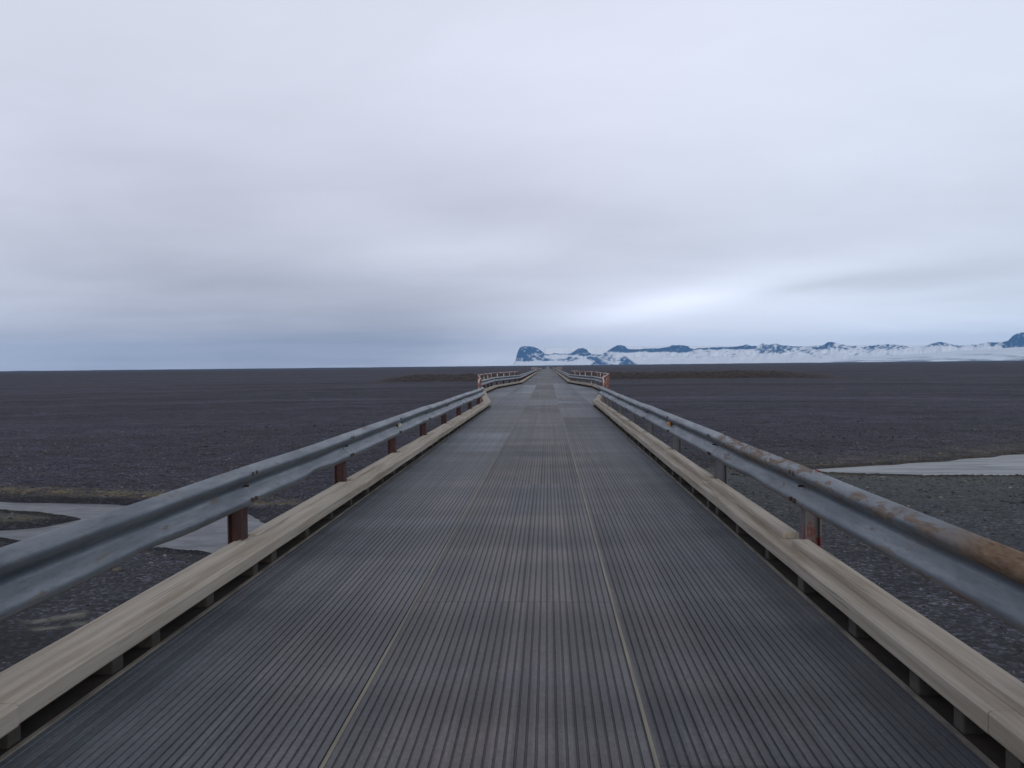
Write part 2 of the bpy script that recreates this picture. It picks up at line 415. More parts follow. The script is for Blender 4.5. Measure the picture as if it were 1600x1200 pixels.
for s in (-1, 1):
    for (a, b_, c_, d_, e) in BAYS:
        mb = MB(); L = ys(a, d_, 3)
        x0 = CX + s * (HW + .003)
        mb.sweep([[(x0, y, -.0785), (x0, y, -.001), (edge(s, y, .0), y, -.001), (edge(s, y, .0), y, -.0785)] for y in L])
        P(mb.build('bay_deck', M_bay, bridge))
    # edge strip beside the deck and the board coloured dark for the shade under the kerb
    mb = MB(); L = ys(Y0, Y1, 4)
    mb.sweep([[(edge(s, y, .004), y, -.03), (edge(s, y, .004), y, .006), (edge(s, y, .028), y, .006), (edge(s, y, .028), y, -.03)] for y in L])
    P(mb.build('edge_strip', M_edge, bridge))
    mb = MB()  # back upstand added to shut out light and darken the recess
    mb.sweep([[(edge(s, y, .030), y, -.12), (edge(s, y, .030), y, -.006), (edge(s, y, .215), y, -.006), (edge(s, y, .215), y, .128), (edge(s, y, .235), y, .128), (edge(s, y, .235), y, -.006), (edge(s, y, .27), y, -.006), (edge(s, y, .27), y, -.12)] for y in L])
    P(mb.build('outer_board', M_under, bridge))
    # kerb: continuous lower plank on blocks, shorter rear planks between the posts
    side = 'left' if s < 0 else 'right'
    K0, K1 = (-.035, .26) if s < 0 else (.005, .245)
    mb = MB(); L = ys(Y0, Y1, .55)
    rr = random.Random(5 + s)
    secs = []
    for y in L:
        a = rr.uniform(-.004, .004); c = rr.uniform(-.003, .003); f = .006
        i0, i1 = K0 + a, K1 + c
        zz = .215 + rr.uniform(-.002, .002)
        prof = [(i0 + f, .118), (i0, .126), (i0, zz - .012), (i0 + .012, zz), (i1 - .01, zz), (i1, zz - .01), (i1, .130), (i0 + .04, .130), (i0 + .036, .118)]
        secs.append([(edge(s, y, o_), y, z_) for o_, z_ in prof])
    def lengths(sec, y_):
        cuts = [0] + [i for i, q in enumerate(y_) if i and i % 12 == 5 and q < 90] + [len(y_) - 1]
        out_ = []
        for a, b_ in zip(cuts, cuts[1:]):
            q = [list(v_) for v_ in sec[a:b_ + 1]]
            dz, dx = rr.uniform(-.003, .003), rr.uniform(-.005, .005)
            q = [[(v_[0] + dx, v_[1], v_[2] + dz) for v_ in sc_] for sc_ in q]
            q[-1] = [(v_[0], v_[1] - .007, v_[2]) for v_ in q[-1]]
            out_.append(q)
        return out_
    parts = lengths(secs, L)
    mb.sweep(parts[0]); kerb = P(mb.build('kerb', M_kerb, bridge))
    for q in parts[1:]:
        mm = MB(); mm.sweep(q); o = mm.build('front_plank', M_kerb, kerb); o.location = (0, 0, 0)
    def sub(name, m_, mbx, **kw):
        o = mbx.build(name, m_, kerb, **kw); o.location = (0, 0, 0); return o
    PS = 3.35; P0 = 6.62 if s < 0 else 6.5
    y = P0 - 3 * PS; cnt = 0
    far = MB()
    while y < Y1 - 4:
        y0, y1 = y + .13, y + PS - .13
        e0 = rr.uniform(-.01, .01)
        Ls = [v_ for v_ in ys(y0, y1, .8)]
        secs = []
        for q in Ls:
            a = rr.uniform(-.003, .003)
            i0, i1, zt = (.150 if s < 0 else .118) + e0 * .5 + a, (.262 if s < 0 else .247) + a, (.229 if s < 0 else .262) + e0 * .3
            prof = [(i0, .2165), (i0, zt - .010), (i0 + .012, zt), (i1 - .010, zt), (i1, zt - .01), (i1, .2165)]
            secs.append([(edge(s, q, o_), q, z_) for o_, z_ in prof])
        if max(y0, 0) < 80 and y1 > 0:
            mm = MB(); mm.sweep(secs); sub('rear_plank', M_kerb, mm)
        else: far.sweep(secs)
        y += PS
    tag(sub('rear_plank', M_kerb, far), kind='stuff')
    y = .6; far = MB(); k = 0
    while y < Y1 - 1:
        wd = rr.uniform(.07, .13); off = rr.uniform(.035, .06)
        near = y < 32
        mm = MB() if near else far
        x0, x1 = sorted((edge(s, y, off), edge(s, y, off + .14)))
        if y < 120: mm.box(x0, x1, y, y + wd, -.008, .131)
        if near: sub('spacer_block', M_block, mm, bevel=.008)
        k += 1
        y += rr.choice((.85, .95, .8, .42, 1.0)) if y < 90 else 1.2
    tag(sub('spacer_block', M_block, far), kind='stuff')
    # girder below
    mb = MB(); gx = CX + s * 1.25
    mb.box(gx - .15, gx + .15, Y0, Y1, -.15, -.121); mb.box(gx - .01, gx + .01, Y0, Y1, -.97, -.15); mb.box(gx - .15, gx + .15, Y0, Y1, -1.0, -.97)
    P(mb.build('girder', M_girder, bridge))
yy = -2.0
while yy < Y1:
    mb = MB(); mb.box(CX - 1.8, CX + 1.8, yy - .3, yy + .3, -1.3, -1.0)
    mb.box(CX - 1.6, CX + 1.6, yy - .22, yy + .22, ZG - 1.0, -1.3)
    P(mb.build('pier', M_conc, bridge)); yy += 12.0

# ------------------------------------------------------------------ guardrails (W-beam on steel posts)
ZT, ZB = .808, .478
def wprof():
    # (distance behind the crest, height) from top lip to bottom lip
    h = ZT - ZB; pts = []
    keys = [(.072, 1.0), (.062, .985), (.030, .935), (.006, .88), (0, .82), (.004, .755), (.034, .67), (.080, .575), (.090, .5),
            (.078, .425), (.042, .33), (.018, .245), (.012, .18), (.016, .12), (.036, .065), (.064, .015), (.072, 0)]
    return [(d, ZB + h * t) for d, t in keys]
WP = wprof()
BF = {-1: .125, 1: .150}        # crest offset outboard of the deck edge
def beam_section(s, y, wob=0, sag=0, dent=0):
    pts = []
    outer = [(edge(s, y, BF[s] + d + wob), y, z + sag - (dent * .6 if z < .56 else 0)) for d, z in WP]
    if dent:
        outer = [(edge(s, y, BF[s] + d + wob + dent * max(0, 1 - (z - ZB) / .16)), y, z + sag + dent * .5 * max(0, 1 - (z - ZB) / .10)) for d, z in WP]
    inner = [(q[0] + s * .004, y, q[2] + (.002 if i < 8 else -.002) * 0) for i, q in enumerate(outer)][::-1]
    return outer + inner
def post_mesh(s, m_, parent, y, low=.10, top=.84):
    mb = MB(); x0 = edge(s, y, BF[s] + .088); x1 = x0 + s * .12
    a, b_ = sorted((x0, x1)); hw = .062
    fa = .010
    mb.box(a, a + fa, y - hw, y + hw, low, top); mb.box(b_ - fa, b_, y - hw, y + hw, low, top)
    mb.box(a + fa, b_ - fa, y - .005, y + .005, low, top)
    o = mb.build('post', m_, parent); o.location = -parent.location; return o
def guardrail(s, y0, y1, label, group='guardrails along the bridge', detail=True, ends=(0, 0), first=None):
    g = empty('guardrail', (edge(s, y0, BF[s]), y0, 0)); tag(g, label, 'guardrail', group)
    P0 = 6.62 if s < 0 else 6.5; PS = 3.35
    k = math.ceil((y0 - P0) / PS - .15); posts = []
    while P0 + k * PS < y1 + .4:
        posts.append(P0 + k * PS); k += 1
    rr = random.Random(int(y0 * 7) + s)
    mg = M_galvL if s < 0 else M_galvR
    wob = {}
    for q in posts: wob[q] = (rr.uniform(-.008, .008), rr.uniform(-.010, .010))
    cuts = [y0] + [q for q in posts if y0 + .5 < q < y1 - .5] + [y1]
    if not detail:                     # long pieces far down the bridge
        cuts = [y0 + (y1 - y0) * i / max(1, round((y1 - y0) / 6.7)) for i in range(round((y1 - y0) / 6.7) + 1)]
    def W_(y):
        ks = sorted(wob)
        if not ks or y <= ks[0]: return wob[ks[0]] if ks else (0, 0)
        if y >= ks[-1]: return wob[ks[-1]]
        for a, b_ in zip(ks, ks[1:]):
            if a <= y <= b_:
                t = (y - a) / (b_ - a); return tuple(wob[a][i] * (1 - t) + wob[b_][i] * t for i in (0, 1))
    for i, (a, b_) in enumerate(zip(cuts, cuts[1:])):
        mb = MB(); step = .28 if detail and a < 40 else 1.2
        a2 = a - (.12 if i else 0); lift = -.004 if i % 2 else 0.0
        L = ys(a2, b_ + .12, step) if i < len(cuts) - 2 else ys(a2, b_, step)
        secs = []
        for q in L:
            wo, sg = W_(q); dn = 0
            if s < 0 and y0 < 0:
                dn = .055 * math.exp(-((q - 8.6) / .35) ** 2) + .03 * math.exp(-((q - 4.9) / .4) ** 2)
            if s > 0 and y0 < 0: dn = .03 * math.exp(-((q - 8.0) / .4) ** 2)
            secs.append(beam_section(s, q, wo + lift + .004 * math.sin(q * 2.1), sg + .003 * math.sin(q * 1.3), dn))
        mb.sweep(secs)
        if detail:
            q = b_ if i < len(cuts) - 2 else b_ - .1
            for dy in (-.045, .045):
                for (zz, xo) in ((.755, -.010), (.715, -.006), (.585, -.004), (.545, -.010)):
                    x = edge(s, q, BF[s] + xo + .004 + W_(q)[0]); z = zz + W_(q)[1]
                    x0, x1 = sorted((x, x + s * .03))
                    if abs(dy) > 0 and zz in (.715, .585): continue
                    mb.tube([(x0, q + dy, z), (x1, q + dy, z)], .016, 8, 1)
            mb.tube([(edge(s, q, BF[s] + .05), q, .65 + W_(q)[1]), (edge(s, q, BF[s] + .09), q, .65 + W_(q)[1])], .009, 8, 1)
        o = mb.build('beam', [mg, M_bolt], g, smooth=False); o.location = -g.location
        me = o.data; me.polygons.foreach_set('use_smooth', [True] * len(me.polygons))
        em = o.modifiers.new('edge split', 'EDGE_SPLIT'); em.split_angle = math.radians(50)
    for q in posts:
        m_ = M_postR if s < 0 else (M_postGR if 4 < q < 8 else M_postG)
        if q > 90 and len([1 for c_ in g.children if c_.name.startswith('post')]) > 95: break
        post_mesh(s, m_, g, q, top=(.775 if (s < 0 or 4 < q < 8) else .795) + rr.uniform(-.01, .01))
    return g
def reflector(g, s, y, m_, z=.652):
    x = edge(s, y, BF[s] + .070); mb = MB()
    mb.tube([(x + s * .012, y, z), (x - s * .004, y, z)], .042, 16, 1)
    mb.tube([(x - s * .004, y - .004, z), (x - s * .016, y - .007, z)], .038, 16, 0)
    mb.tube([(x - s * .010, y - .0075, z), (x - s * .006, y - .030, z)], .038, 16, 0)
    o = mb.build('reflector', [m_, M_bolt], g, smooth=False); o.location = -g.location
    return o
gL = guardrail(-1, -6, 31.2, 'grey guardrail on dark red posts, long near one on the left edge')
gR = guardrail(1, -6, 31.0, 'rust streaked guardrail on grey posts, long near one on the right edge')
reflector(gL, -1, 13.50, mw); reflector(gR, 1, 13.35, mr)
guardrail(-1, 44.5, 189, 'thin grey guardrail inside the pale pipe handrail of the left passing bay')
guardrail(1, 44, 189, 'thin grey guardrail inside the rusty pipe handrail of the right passing bay')
guardrail(-1, 204, Y1, 'tiny farthest guardrail on the left side where the bridge meets the horizon', detail=False)
guardrail(1, 204, Y1, 'tiny farthest guardrail on the right side where the bridge meets the horizon', detail=False)

# ------------------------------------------------------------------ pipe handrails round the passing bays
def handrail(s, y0, y1, bend, label, ho=.36):
    g = empty('handrail', (edge(s, y0, ho), y0, 0)); tag(g, label, 'handrail', 'pipe handrails round the passing bays')
    H = 1.09
    pts = [(edge(s, y, ho), y, H) for y in ys(y0, y1, 2)]
    near = [(edge(s, y0 - .10, ho - .02), y0 - .45, .42), (edge(s, y0 - .10, ho - .02), y0 - .45, .75), (edge(s, y0 - .08, ho), y0 - .36, .97), (edge(s, y0, ho), y0 - .18, 1.06)]
    mb = MB(); mb.tube(near + pts + [(edge(s, y1, ho), y1 + .02, H)], .032, 8)
    o = mb.build('top_rail', M_pipe, g, smooth=True); o.location = -g.location
    for zz in (.45, .77):
        mb = MB(); mb.tube([(x, y, zz) for x, y, _ in pts], .018, 6)
        o = mb.build('mid_rail', M_piper, g, smooth=True); o.location = -g.location
    y = y0
    while y <= y1 + .1:
        mb = MB(); x = edge(s, y, ho); q = .035
        mb.box(x - .008, x + .008, y - q, y + q, -.18, H - .02)
        mb.box(x - q, x + q, y - q - .006, y - q, -.18, H - .02)
        mb.box(x - .05, x + .05, y - .05, y + .05, -.20, -.18)
        o = mb.build('stanchion', M_piper if y < 48 else M_pipe, g); o.location = -g.location
        y += 1.5 if y < 47 else 3.25
    # outer ledge that carries the stanchions
    mb = MB(); mb.sweep([[(edge(s, q, .275), q, -.12), (edge(s, q, .275), q, -.20), (edge(s, q, .45), q, -.20), (edge(s, q, .45), q, -.12)] for q in ys(y0 - .3, y1 + .3, 2)])
    o = mb.build('ledge', M_girder, g); o.location = -g.location
handrail(-1, 31.6, 73, 1, 'pale pink pipe handrail with rusty uprights round the left passing bay')
handrail(1, 31.6, 73, 1, 'rust red pipe handrail with pale top rail round the right passing bay')
handrail(-1, 190, 228, 1, 'tiny distant reddish handrail left of where the bridge vanishes')
handrail(1, 190, 228, 1, 'tiny distant reddish handrail right of where the bridge vanishes')

# ------------------------------------------------------------------ ground with stream channels
def poly(pts): return np.array([on_ground(px, py) for px, py in pts])
water_polys = [
    poly([(-420, 766), (-150, 770), (0, 774), (130, 777), (230, 781), (320, 787), (395, 795), (440, 812), (470, 850), (400, 872), (330, 868), (280, 860), (200, 853), (60, 845), (0, 840), (-200, 836), (-420, 834)]),
    poly([(1240, 732), (1330, 725.5), (1420, 720), (1500, 713.5), (1600, 704), (1800, 690), (2000, 676), (2000, 731), (1700, 736), (1600, 739), (1500, 742), (1400, 740), (1320, 738)]),
]
islands = [poly([(-400, 800), (-100, 794), (0, 793), (80, 799), (115, 804), (60, 814), (0, 818), (-150, 824), (-400, 824)])]
bars = [poly([(1560, 722), (1600, 717), (1700, 712), (1700, 727), (1600, 730), (1530, 731)])]
def sdist(P_, xs, ys_):
    """signed distance, negative inside"""
    d = np.full(xs.shape, 1e9); ins = np.zeros(xs.shape, bool); n = len(P_)
    for i in range(n):
        ax, ay = P_[i]; bx, by = P_[(i + 1) % n]
        ex, ey = bx - ax, by - ay
        t = np.clip(((xs - ax) * ex + (ys_ - ay) * ey) / (ex * ex + ey * ey), 0, 1)
        d = np.minimum(d, np.hypot(xs - ax - t * ex, ys_ - ay - t * ey))
        c = ((ay > ys_) != (by > ys_)) & (xs < (bx - ax) * (ys_ - ay) / (by - ay + 1e-12) + ax)
        ins ^= c
    return np.where(ins, -d, d)
def ground_fields(x, y):
    wob = (fbm(x / 2.6, y / 1.6, 3, 3) - .5) * .9 - .15
    near = (np.hypot(x, y) < 200)
    w_ = np.full(x.shape, 1e3); bank = np.full(x.shape, 1e3)
    xn, yn = x[near], y[near]
    a = np.full(xn.shape, 1e3)
    for p in water_polys: a = np.minimum(a, sdist(p, xn, yn))
    for p in islands: a = np.maximum(a, -sdist(p, xn, yn))
    w_[near] = a
    w_ = w_ + wob
    r = np.hypot(x, y)
    amp = np.clip(r / 60, .25, 3)
    h = (fbm(x / 9, y / 5, 21, 5) - .5) * .28 * np.clip(r / 40, .3, 1.6)
    h += (fbm(x / 70, y / 22, 31, 4) - .5) * .8 * np.clip((r - 45) / 90, 0, 1)
    h += (fbm(x / .8, y / .8, 41, 3) - .5) * .07 * (r < 120)
    h += (fbm(x / 900, y / 260, 51, 4) - .5) * 1.3 * np.clip((r - 400) / 800, 0, 1)
    h += (fbm(x / 420, y / 420, 57, 3) - .55) * 22 * np.clip((r - 5000) / 6000, 0, 1)
    h *= np.clip(w_ / 3 + .15, .1, 1)
    # far bank of the left stream is a little cut bank
    t = np.clip(-w_ / .9, -.35, 1)
    h = h - .36 * np.clip(t, 0, 1) - .10 * np.clip(1 - w_ / 1.6, 0, 1) * (w_ > 0) + .02
    # dark raised gravel bars
    far_bank = np.exp(-((w_ - .9) / .7) ** 2) * ((y > 31) & (x < 3) & (x > -60)) * .09
    h = h + far_bank
    h = np.where(r > 30000, h * 0, h)
    return h, w_
if True:
    th = np.concatenate([np.linspace(-62, 62, 760), np.linspace(62, 298, 90)[1:-1]]) * math.pi / 180
    rr_ = np.concatenate([[0.0], np.geomspace(2.5, 11, 60), np.arange(11.14, 56, .14), np.geomspace(56.2, 29500, 380)])
    T, R = np.meshgrid(th, rr_)
    gx = R * np.sin(T); gy = R * np.cos(T)
    h, w_ = ground_fields(gx, gy)
    nr, nt = gx.shape
    V = np.stack([gx, gy, ZG + h], -1).reshape(-1, 3)
    I = np.arange(nr * nt).reshape(nr, nt)
    J = np.concatenate([I, I[:, :1]], 1)
    Fq = np.stack([J[:-1, :-1], J[:-1, 1:], J[1:, 1:], J[1:, :-1]], -1).reshape(-1, 4)[:, ::-1]
    damp = poly([(-200, 985), (0, 968), (40, 974), (90, 985), (100, 1005), (60, 1030), (-60, 1060), (-200, 1080)])
    nearR = np.where(R < 200, gx, 1e5)
    wet = np.clip(1 - w_ / .7, 0, 1)
    wet = np.maximum(wet, np.clip(.5 - sdist(damp, nearR, gy) / .5 + (fbm(gx / .5, gy / .5, 9, 3) - .5), 0, 1))
    pale = np.zeros(gx.shape)
    for px, py, L_, wd_ in ((84, 967, .50, .07), (98, 978, .52, .06), (112, 962, .25, .05)):
        a0, b0 = on_ground(px, py)
        pale = np.maximum(pale, np.exp(-((gx - a0) / L_) ** 4 - ((gy - b0 - .12 * np.sin((gx - a0) * 5) - .2 * (gx - a0)) / wd_ / 2) ** 2))
    pale = pale * .6 * np.clip(-.2 + 2.2 * fbm(gx / .3, gy / .2, 14, 3) , 0, 1)
    yb = on_ground(0, 770)[1]
    xx, yv = gx, gy
    mossL = np.exp(-((w_ - .95) / .8) ** 2) * (xx < -1) * (yv > 30.0) * (yv < 60)
    isl = sdist(islands[0], np.where(R < 200, xx, 1e5), yv)
    mossI = np.clip(-isl / 1.0 + .3, 0, 1) * .55
    dR = sdist(water_polys[1], np.where(R < 200, xx, 1e5), yv)
    mossR = np.exp(-np.clip(dR, 0, 50) / 2.6) * .75 * (yv > 30) * np.where(yv > 37 + 0 * xx, 1, .35)
    moss = np.clip(mossL + mossI + mossR, 0, 1)
    lightg = np.clip(1 - np.clip(dR, 0, 99) / 26, .35, 1) * ((yv < 39 + fbm(xx / 5, yv * 0, 3, 3) * 2) & (xx > 3)) * .9 + .28 * (xx < 0) * np.clip((34 - R) / 10, 0, 1) + np.clip(-isl / .8, 0, 1) * .5
    mg_, t, b = mat('dark_gravel_plain')
    p = pos(t); x, y, z = t.sep(p)[:3]
    wetA = t.attr('wet'); mossA = t.attr('moss'); lgt = t.attr('light')
    pv = t.vor(p, 13, 'Color'); ps = t.sep(pv)[0]
    pv2 = t.sep(t.vor(p, 34, 'Color'))[1]
    big = t.noise(t.maps(p, (.05, .13, .1)), 1, 5, .6, .3)
    mid = t.noise(t.maps(p, (.5, 1.1, .5)), 1, 5, .65)
    mid2 = t.noise(t.maps(p, (2.2, 5.0, 2)), 1, 4, .65)
    dist = t.m('SQRT', t.m('ADD', t.m('MULTIPLY', x, x), t.m('MULTIPLY', y, y)))
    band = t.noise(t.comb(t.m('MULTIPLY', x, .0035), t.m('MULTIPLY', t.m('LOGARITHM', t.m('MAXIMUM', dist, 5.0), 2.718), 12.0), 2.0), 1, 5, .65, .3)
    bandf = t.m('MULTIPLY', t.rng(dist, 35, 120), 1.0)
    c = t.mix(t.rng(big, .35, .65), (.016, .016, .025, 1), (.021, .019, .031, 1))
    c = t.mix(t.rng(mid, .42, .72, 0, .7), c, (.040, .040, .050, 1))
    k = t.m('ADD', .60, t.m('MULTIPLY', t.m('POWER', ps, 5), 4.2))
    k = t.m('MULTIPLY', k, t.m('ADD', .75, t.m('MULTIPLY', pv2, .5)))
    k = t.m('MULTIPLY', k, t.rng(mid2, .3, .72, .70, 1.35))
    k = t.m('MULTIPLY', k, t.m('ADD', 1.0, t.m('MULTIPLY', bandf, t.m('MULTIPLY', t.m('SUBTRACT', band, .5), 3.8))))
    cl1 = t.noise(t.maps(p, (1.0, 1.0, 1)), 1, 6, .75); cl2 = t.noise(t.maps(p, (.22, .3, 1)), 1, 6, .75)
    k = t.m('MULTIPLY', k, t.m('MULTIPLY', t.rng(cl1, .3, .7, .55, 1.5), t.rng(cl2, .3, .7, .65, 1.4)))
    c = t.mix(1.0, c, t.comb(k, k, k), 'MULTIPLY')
    vegn = t.noise(t.maps(p, (.02, .05, .1)), 1, 5, .7, .3)
    c = t.mix(t.m('MULTIPLY', t.rng(vegn, .5, .66, 0, .75), t.rng(dist, 45, 200)), c, (.027, .022, .024, 1))
    c = t.mix(t.m('MULTIPLY', lgt, t.rng(mid2, .25, .6, .35, .95)), c, t.mix(ps, (.046, .057, .053, 1), (.11, .12, .107, 1)))
    mossn = t.noise(t.maps(p, (1.1, 2.2, 1)), 1, 4, .7)
    c = t.mix(t.m('MULTIPLY', mossA, t.rng(mossn, .38, .60, 0, .9)), c, t.mix(ps, (.085, .070, .032, 1), (.19, .16, .085, 1)))
    c = t.mix(t.m('MULTIPLY', wetA, .6), c, (.013, .014, .016, 1))
    c = t.mix(t.attr('pale'), c, (.26, .25, .21, 1))
    t.put(b.inputs['Base Color'], c)
    b.inputs['Roughness'].default_value = .88; b.inputs['Specular IOR Level'].default_value = .25
    hh = t.m('ADD', t.m('MULTIPLY', ps, .6), mid2)
    bn = t.new('ShaderNodeBump'); t.put(bn.inputs['Height'], hh); bn.inputs['Distance'].default_value = .05
    t.put(bn.inputs['Strength'], t.rng(dist, 20, 300, .9, .3)); t.put(b.inputs['Normal'], bn.outputs[0])
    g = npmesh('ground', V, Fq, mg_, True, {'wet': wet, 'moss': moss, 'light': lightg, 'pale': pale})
    tag(g, kind='structure')

# water sheets
def water(name, px_pts, zw, rough, col, mud_sheen):
    m, t, b = mat(name + '_surface'); p = pos(t)
    n = t.noise(t.maps(p, (1.2, 2.6, 1)), 1, 4, .6, .4); n2 = t.noise(t.maps(p, (9, 20, 1)), 1, 3, .6)
    streak = t.noise(t.maps(p, (.16, 1.3, 1)), 1, 4, .6, .6)
    t.put(b.inputs['Base Color'], t.mix(t.rng(streak, .40, .66), (*col, 1), (*mud_sheen, 1)))
    t.put(b.inputs['Roughness'], t.rng(n, .3, .7, rough, rough + .18))
    b.inputs['Specular IOR Level'].default_value = .6
    t.put(b.inputs['Normal'], t.bump(t.m('ADD', n, t.m('MULTIPLY', n2, .2)), .15, .02))
    mb = MB(); pts = [on_ground(a, q) for a, q in px_pts]
    mb.add([(a, q, zw) for a, q in pts], [tuple(range(len(pts)))])
    o = mb.build(name, m, fix=False)
    if o.data.polygons[0].normal.z < 0: o.data.flip_normals()
    tag(o, kind='structure'); return o
water('stream_water', [(-460, 755), (450, 778), (500, 870), (330, 900), (0, 862), (-460, 862)], ZG - .17, .34, (.040, .048, .055), (.085, .09, .093))
water('stream_water', [(1215, 738), (1330, 718), (1600, 696), (2040, 668), (2040, 740), (1600, 748), (1400, 748), (1250, 746)], ZG - .12, .5, (.15, .165, .175), (.33, .345, .35))  # pale colours stand in for the sky reflected in this stream

# scattered stones on the near gravel
def stones(n, name):
    t_ = (1 + 5 ** .5) / 2
    iv = np.array([(-1,t_,0),(1,t_,0),(-1,-t_,0),(1,-t_,0),(0,-1,t_),(0,1,t_),(0,-1,-t_),(0,1,-t_),(t_,0,-1),(t_,0,1),(-t_,0,-1),(-t_,0,1)]) / math.sqrt(1 + t_ * t_)
    fi = np.array([(0,11,5),(0,5,1),(0,1,7),(0,7,10),(0,10,11),(1,5,9),(5,11,4),(11,10,2),(10,7,6),(7,1,8),(3,9,4),(3,4,2),(3,2,6),(3,6,8),(3,8,9),(4,9,5),(2,4,11),(6,2,10),(8,6,7),(9,8,1)])
    r = 9 + 70 * rng.random(n * 3) ** 1.25; a = np.radians(rng.uniform(-48, 48, n * 3))
    x = r * np.sin(a); y = r * np.cos(a)
    clump = fbm(x / 3.5, y / 2.0, 77, 3)
    h, w_ = ground_fields(x, y)
    keep = (w_ > .15) & (rng.random(n * 3) < np.clip((clump - .2) * 1.9, .3, 1)); idx = np.where(keep)[0][:n]
    x, y, h = x[idx], y[idx], h[idx]; n = len(x)
    sz = np.exp(rng.normal(math.log(.022), .48, n)) * np.clip(np.hypot(x, y) / 24, .8, 1.35)
    sz = np.minimum(sz, .16)
    S = sz[:, None] * np.stack([rng.uniform(.8, 1.5, n), rng.uniform(.7, 1.2, n), rng.uniform(.4, .75, n)], -1)
    V = iv[None] * S[:, None] * rng.uniform(.78, 1.2, (n, 12, 1))
    ang = rng.uniform(0, 6.28, n); c, s = np.cos(ang)[:, None], np.sin(ang)[:, None]
    V = np.stack([V[..., 0] * c - V[..., 1] * s, V[..., 0] * s + V[..., 1] * c, V[..., 2]], -1)
    V += np.stack([x, y, ZG + h + S[:, 2] * .35], -1)[:, None]
    Fx = fi[None] + (np.arange(n) * 12)[:, None, None]
    tone = np.repeat(rng.random(n), 12)
    m, t, b = mat('stone'); tv = t.attr('tone')
    cr = t.new('ShaderNodeValToRGB'); t.put(cr.inputs[0], tv)
    e = cr.color_ramp; e.elements[0].color = (.018, .019, .023, 1); e.elements[1].color = (.20, .19, .165, 1)
    q = e.elements.new(.55); q.color = (.040, .041, .046, 1); q = e.elements.new(.87); q.color = (.075, .068, .060, 1)
    t.put(b.inputs['Base Color'], cr.outputs[0]); b.inputs['Roughness'].default_value = .8
    o = npmesh(name, V.reshape(-1, 3), Fx.reshape(-1, 3), m, False, {'tone': tone})
    tag(o, 'loose dark and pale stones strewn over the near gravel on both sides of the bridge', 'gravel', kind='stuff')
stones(32000, 'gravel_stones')

# low earth embankment crossing beyond the passing bay
def mound():
    nx, ny = 900, 26
    xs = np.linspace(-62, 102, nx); vs = np.linspace(-1, 1, ny)
    X_, V_ = np.meshgrid(xs, vs)
    endf = np.clip((X_ + 62) / 14, 0, 1) ** .7 * np.clip((102 - X_) / 22, 0, 1) ** .7
    prof = np.clip(1 - np.abs(V_) ** 1.6, 0, 1)
    H_ = 2.3 * endf * prof * (.75 + .5 * fbm(X_ / 9, V_ * 2, 5, 3)) + (fbm(X_ / .9, V_ * 7, 8, 3) - .5) * .9 * endf * prof ** .4
    Y_ = 298 + V_ * 11 + 3 * np.sin(X_ / 30)
    # leave the road corridor low
    H_ *= np.clip((np.abs(X_ - CX) - 4) / 3, .2, 1)
    P_ = np.stack([X_, Y_, ZG - .5 + H_ + .45 * prof], -1).reshape(-1, 3)
    I = np.arange(nx * ny).reshape(ny, nx)
    Fq = np.stack([I[:-1, :-1], I[:-1, 1:], I[1:, 1:], I[1:, :-1]], -1).reshape(-1, 4)
    m, t, b = mat('brown_scrubby_earth'); p = pos(t)
    n = t.noise(t.maps(p, (.9, .5, 1.2)), 1, 5, .7)
    n2 = t.noise(t.maps(p, (.12, .12, .12)), 1, 3, .6)
    c = t.mix(t.rng(n, .38, .62), (.012, .010, .011, 1), (.042, .029, .023, 1))
    c = t.mix(t.rng(n2, .45, .6, 0, .4), c, (.03, .022, .02, 1))
    t.put(b.inputs['Base Color'], c); b.inputs['Roughness'].default_value = .95
    tag(npmesh('embankment', P_, Fq, m), kind='structure')
mound()

# road on its causeway past the far end of the bridge
def causeway():
    m = simple('far_road', (.085, .088, .10), (.07, .07, .08), (1, .1, 1), .7)
    m2 = simple('causeway_gravel', (.06, .052, .050), (.045, .04, .04), (.5, .5, .5), .9)
    L = [(Y1, 0), (345, -.15), (380, -1.2), (430, -2.6), (520, ZG + .45), (1200, ZG + .6), (3000, ZG + .8), (8000, ZG + .9)]
    mb = MB(); secs = []
    for y, z in L: secs.append([(CX - 9, y, ZG - 1), (CX - 3.4, y, z - .02), (CX + 3.4, y, z - .02), (CX + 9, y, ZG - 1)])
    mb.sweep(secs); tag(mb.build('causeway', m2), kind='structure')
    mb = MB(); secs = [[(CX - 2.9, y, z + .02), (CX + 2.9, y, z + .02), (CX + 2.9, y, z - .01), (CX - 2.9, y, z - .01)] for y, z in L]
    mb.sweep(secs); tag(mb.build('road', m), kind='structure')
causeway()

# ------------------------------------------------------------------ mountains
TOP = [(796,571),(801,570),(804,566),(806,561),(808,553),(811,545),(815,541.6),(820,541),(827,541),(834,542),(840,544),(846,548),(852,553),(857,554),(866,552),(876,552.5),
       (886,553),(893,552),(898,548),(903,544.8),(911,543.6),(917,546),(922,552),(928,554),(936,554),(943,552.5),(950,548),(957,543.5),(963,540.5),(970,539.5),(977,541),(981,545),(990,546),
       (1000,546),(1010,545),(1025,544.6),(1035,544),(1045,542),(1053,540),(1062,539.5),(1075,541),(1079,545),(1085,545.5),(1095,544.5),(1120,543.5),(1150,542.8),(1160,541),(1166,539.2),(1175,542),
       (1186,541),(1192,538),(1200,540),(1212,538),(1222,541),(1250,543),(1270,543),(1285,541),(1295,536.5),(1302,537),(1310,539),(1325,542),(1350,544),(1365,542),(1385,540),(1400,541),(1420,544),
       (1440,545),(1455,540),(1465,537.5),(1480,539),(1495,543),(1510,543),(1540,539.5),(1568,538),(1575,537),(1583,530),(1590,527),(1600,526),(1612,529),(1630,536),(1680,536),(1750,530),(1850,528),(1980,534)]
